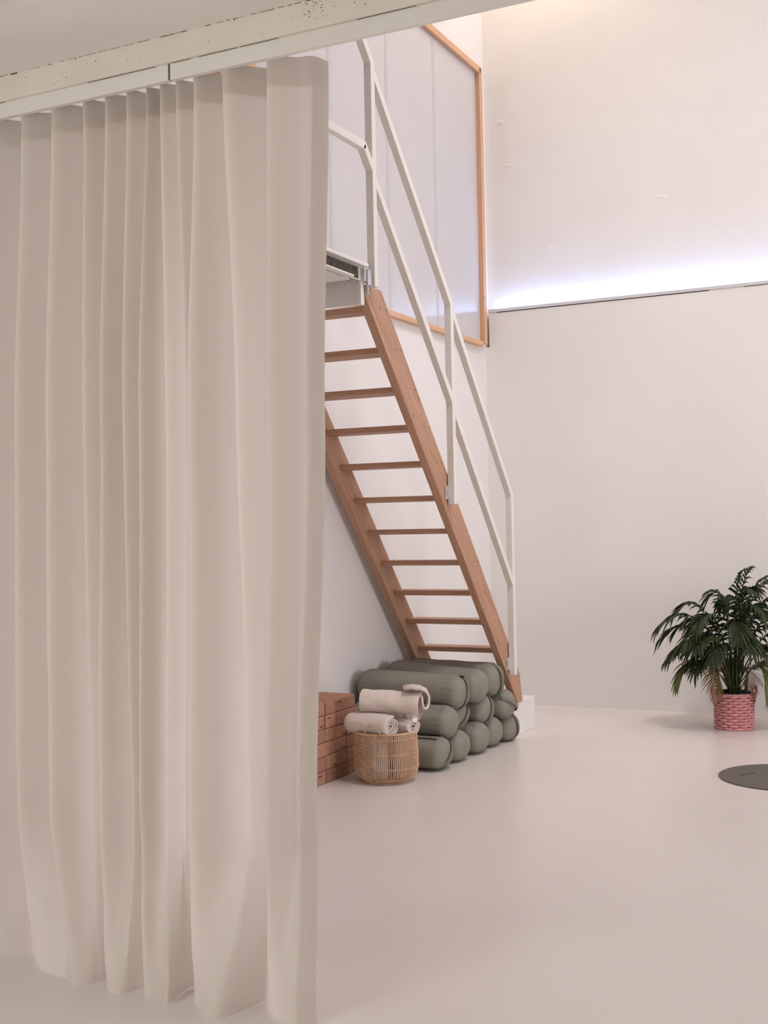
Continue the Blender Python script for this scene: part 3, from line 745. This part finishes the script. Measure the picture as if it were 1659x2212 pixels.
# ------------------------------------------------------------------ pink woven planter basket
PX, PY, PH, PR = -1.578, 8.36, .236, .120
pk = empty('woven_planter_basket', (PX, PY, 0)); tag(pk, 'pink woven basket with two handles holding the palm pot', 'basket')
NR = 12
m = MB()
for r in range(NR):
    z = .010 + (PH - .020) * r / (NR - 1); R = PR * (1.0 + .015 * math.sin(math.pi * r / NR))
    m.tube([(PX + (R + .0062 * math.cos(11 * 2 * math.pi * k / 132 + math.pi * (r % 2))) * math.cos(2 * math.pi * k / 132),
             PY + (R + .0062 * math.cos(11 * 2 * math.pi * k / 132 + math.pi * (r % 2))) * math.sin(2 * math.pi * k / 132), z) for k in range(132)], .0100, 6, closed=True)
o = m.build('woven_strands', M['pink'], pk, True); o['kind'] = 'stuff'
m = MB()
for k in range(22):
    a = 2 * math.pi * (k + .5) / 22 * 1.0; m.tube([(PX + (PR + .001) * math.cos(a), PY + (PR + .001) * math.sin(a), z) for z in (.004, .08, .16, PH)], .006, 6)
o = m.build('stakes', M['pink'], pk, True); o['kind'] = 'stuff'
m = MB(); m.tube([(PX + PR * math.cos(a * math.pi / 24), PY + PR * math.sin(a * math.pi / 24), PH) for a in range(48)], .009, 8, closed=True); m.build('rim', M['pink'], pk, True)
m = MB(); m.tube([(PX + (PR - .002) * math.cos(a * math.pi / 24), PY + (PR - .002) * math.sin(a * math.pi / 24), .008) for a in range(48)], .008, 8, closed=True); m.build('base_ring', M['pink'], pk, True)
cr_ = Vector((math.cos(YAW), math.sin(YAW), 0)); cf = Vector((-math.sin(YAW), math.cos(YAW), 0))
for sgn in (-1, 1):
    m = MB(); pts = []
    for i in range(15):
        t = i / 14 * math.pi
        q = cr_ * sgn * (PR + .008 + .022 * math.sin(t)) + cf * (-.045 * math.cos(t)); pts.append(Vector((PX, PY, PH - .06 + .105 * math.sin(t) ** .7)) + q)
    m.tube(pts, .0075, 7); m.build('handle', M['pink'], pk, True)

# ------------------------------------------------------------------ palm
pl = empty('potted_palm', (PX, PY, .012)); tag(pl, 'bushy green parlour palm in a black pot against the white wall', 'plant')
def lathe(prof, n=40):
    m = MB(); k0 = 0
    for r, z in prof: m.v += [(PX + r * math.cos(2 * math.pi * k / n), PY + r * math.sin(2 * math.pi * k / n), z) for k in range(n)]
    for i in range(len(prof) - 1):
        for k in range(n): m.f.append((i * n + k, i * n + (k + 1) % n, (i + 1) * n + (k + 1) % n, (i + 1) * n + k))
    m.f.append(tuple(range(n))); m.f.append(tuple((len(prof) - 1) * n + k for k in range(n))); return m
lathe([(.085, .012), (.100, .20), (.108, .238), (.110, .250), (.104, .250), (.101, .225)]).build('pot', M['pot'], pl, True); pot_o = bpy.data.objects['pot']
lathe([(.09, .215), (.098, .221), (.05, .228), (.01, .230)]).build('soil', M['soil'], pot_o, True, world=False)
rp = random.Random(21)
def frond(tip, ctrl, base, mname, nleaf, ll, wd, droop, seed):
    """one pinnate leaf: curved rachis with paired drooping leaflets"""
    r = random.Random(seed); rach = MB(); lf = MB()
    b, c, t_ = Vector(base), Vector(ctrl), Vector(tip)
    def q(t): return b * (1 - t) ** 2 + c * 2 * t * (1 - t) + t_ * t * t
    lf.tube([q(i / 16) for i in range(17)], lambda u: .0042 * (1 - u) + .0011, 5)
    for i in range(nleaf):
        u = i / (nleaf - 1); t = .36 + .64 * u
        p = q(t); tg = (q(min(1, t + .01)) - q(t - .01)).normalized()
        side0 = tg.cross(Vector((0, 0, 1)))
        if side0.length < .1: side0 = tg.cross(Vector((1, 0, 0)))
        side0.normalize(); up = side0.cross(tg)
        for sgn in (-1, 1):
            L = ll * (.55 + .75 * math.sin(math.pi * (u * .72 + .2))) * r.uniform(.85, 1.12) * .8
            spread = .95 - .5 * u
            d = (tg * (.55 + .55 * u) + side0 * sgn * spread + up * r.uniform(.05, .3)).normalized()
            if u > .97: d = (tg + side0 * sgn * .25).normalized()
            wv = d.cross(up).normalized(); W_ = wd * r.uniform(.8, 1.15)
            dr = droop * r.uniform(.7, 1.3); k0 = len(lf.v); n = 5
            for s_ in range(n + 1):
                a = s_ / n; cpt = p + d * L * a + Vector((0, 0, -1)) * dr * L * a * a
                ww = W_ * (math.sin(math.pi * min(1, a * .82 + .12)) ** .8) * (0 if s_ == n else 1)
                fold = up * ww * .35
                lf.v += [tuple(cpt - wv * ww / 2 + fold), tuple(cpt), tuple(cpt + wv * ww / 2 + fold)]
            for s_ in range(n):
                e = k0 + s_ * 3; lf.f += [(e, e + 1, e + 4, e + 3), (e + 1, e + 2, e + 5, e + 4)]
    me = bpy.data.meshes.new('frond'); me.from_pydata(lf.v, [], lf.f); me.update()
    return link('frond', me, M[mname], pl, True)
def V(du, z, dp): return Vector((PX, PY, z)) + cr_ * du + cf * dp
FR = [  # tip (right, height, depth), apex lift, material
    ((-.50, .70, -.06), (-.20, .98), 'leaf'), ((-.46, .60, .10), (-.22, .90), 'leaf'), ((-.36, .80, .02), (-.16, 1.02), 'leaf'),
    ((-.43, .52, -.12), (-.20, .76), 'leaf'), ((-.42, .47, .05), (-.22, .66), 'leaf'), ((-.38, .35, -.05), (-.24, .62), 'leaf_y'),
    ((-.28, .72, -.22), (-.10, .96), 'leaf'), ((-.30, .58, -.25), (-.12, .80), 'leaf'), ((-.20, .52, -.28), (-.08, .74), 'leaf'),
    ((-.15, .22, -.10), (-.16, .64), 'leaf_b'), ((-.11, .20, .02), (-.13, .56), 'leaf_b'), ((-.20, .42, -.16), (-.14, .70), 'leaf_b'),
    ((-.14, .88, .04), (-.01, 1.08), 'leaf'), ((.05, 1.04, -.05), (.01, .92), 'leaf'), ((.14, 1.07, .05), (.03, .92), 'leaf'),
    ((.22, 1.02, -.08), (.06, .98), 'leaf'), ((.32, .98, .05), (.10, 1.05), 'leaf'), ((.40, .86, -.05), (.16, 1.06), 'leaf'),
    ((.50, .72, .05), (.20, 1.0), 'leaf'), ((.46, .58, -.14), (.20, .86), 'leaf'), ((.44, .46, .02), (.22, .74), 'leaf'),
    ((.20, .24, -.13), (.18, .62), 'leaf_y'), ((.33, .30, -.02), (.22, .62), 'leaf_y'), ((.12, .26, .05), (.12, .56), 'leaf_b'),
    ((.12, .80, -.28), (.04, 1.00), 'leaf'), ((.26, .62, -.28), (.10, .90), 'leaf'), ((-.04, .66, -.30), (-.01, .92), 'leaf'),
    ((.16, .50, -.26), (.08, .72), 'leaf'), ((.0, .84, .20), (.0, 1.02), 'leaf'), ((-.22, .68, .22), (-.08, .92), 'leaf'), ((.26, .76, .22), (.10, 1.0), 'leaf'),
    ((-.34, .66, .14), (-.14, .92), 'leaf'), ((-.36, .60, -.18), (-.16, .84), 'leaf'), ((-.26, .50, .12), (-.14, .78), 'leaf'), ((-.30, .44, -.20), (-.16, .70), 'leaf'), ((.34, .70, .12), (.14, .96), 'leaf'), ((.02, .58, -.33), (.02, .80), 'leaf'), ((.18, .92, .12), (.06, 1.02), 'leaf'),
    ((.30, .84, -.20), (.10, 1.02), 'leaf'), ((.08, .94, -.20), (.02, .98), 'leaf')]
for i, ((tx, tz, td), (cx_, cz), mn) in enumerate(FR):
    a = rp.uniform(0, 6.28); rr = rp.uniform(.005, .035)
    f_ = frond(V(tx, tz, td), V(cx_, cz, td * .35), (PX + rr * math.cos(a), PY + rr * math.sin(a), .225), mn, 13 if mn != 'leaf_b' else 17,
               .15 if mn != 'leaf_b' else .13, .022 if mn == 'leaf' else (.026 if mn == 'leaf_y' else .008), .6 if mn != 'leaf_b' else .25, 100 + i)
    if mn == 'leaf_b': f_['label'] = 'dry brown palm frond'
    if mn == 'leaf_y': f_['label'] = 'yellowish green palm frond'
m = MB()
for i in range(26):
    a = rp.uniform(0, 6.28); r1 = rp.uniform(.004, .042); r2 = r1 + rp.uniform(.0, .05)
    m.tube([(PX + r1 * math.cos(a), PY + r1 * math.sin(a), .222), (PX + (r1 + r2) / 2 * math.cos(a), PY + (r1 + r2) / 2 * math.sin(a), .36), (PX + r2 * math.cos(a), PY + r2 * math.sin(a), rp.uniform(.42, .56))], .0042, 5)
o = m.build('stem_cluster', M['stem'], pl, True); o['kind'] = 'stuff'

# ------------------------------------------------------------------ round mat
mt = empty('round_mat', (-1.03, 6.85, 0)); tag(mt, 'dark grey round rubber mat lying on the cream floor', 'mat')
m = MB(); n = 96
prof = [(.346, .0005), (.350, .002), (.350, .0055), (.347, .007), (0.02, .007)]
for r, z in prof: m.v += [(-1.03 + r * math.cos(2 * math.pi * k / n), 6.85 + r * math.sin(2 * math.pi * k / n), z) for k in range(n)]
for i in range(len(prof) - 1):
    for k in range(n): m.f.append((i * n + k, i * n + (k + 1) % n, (i + 1) * n + (k + 1) % n, (i + 1) * n + k))
m.f.append(tuple(range(n))); m.f.append(tuple((len(prof) - 1) * n + k for k in range(n)))
m.build('disc', M['mat'], mt)
m = MB()
for k in range(6):
    x0 = -1.262 + k * .0105; y0 = 6.80 + k * .016
    m.box((x0, y0, .0071), (x0 + .016, y0 + .009 + .003 * (k % 2), .0076))
m.build('printed_mark', M['print'], mt)
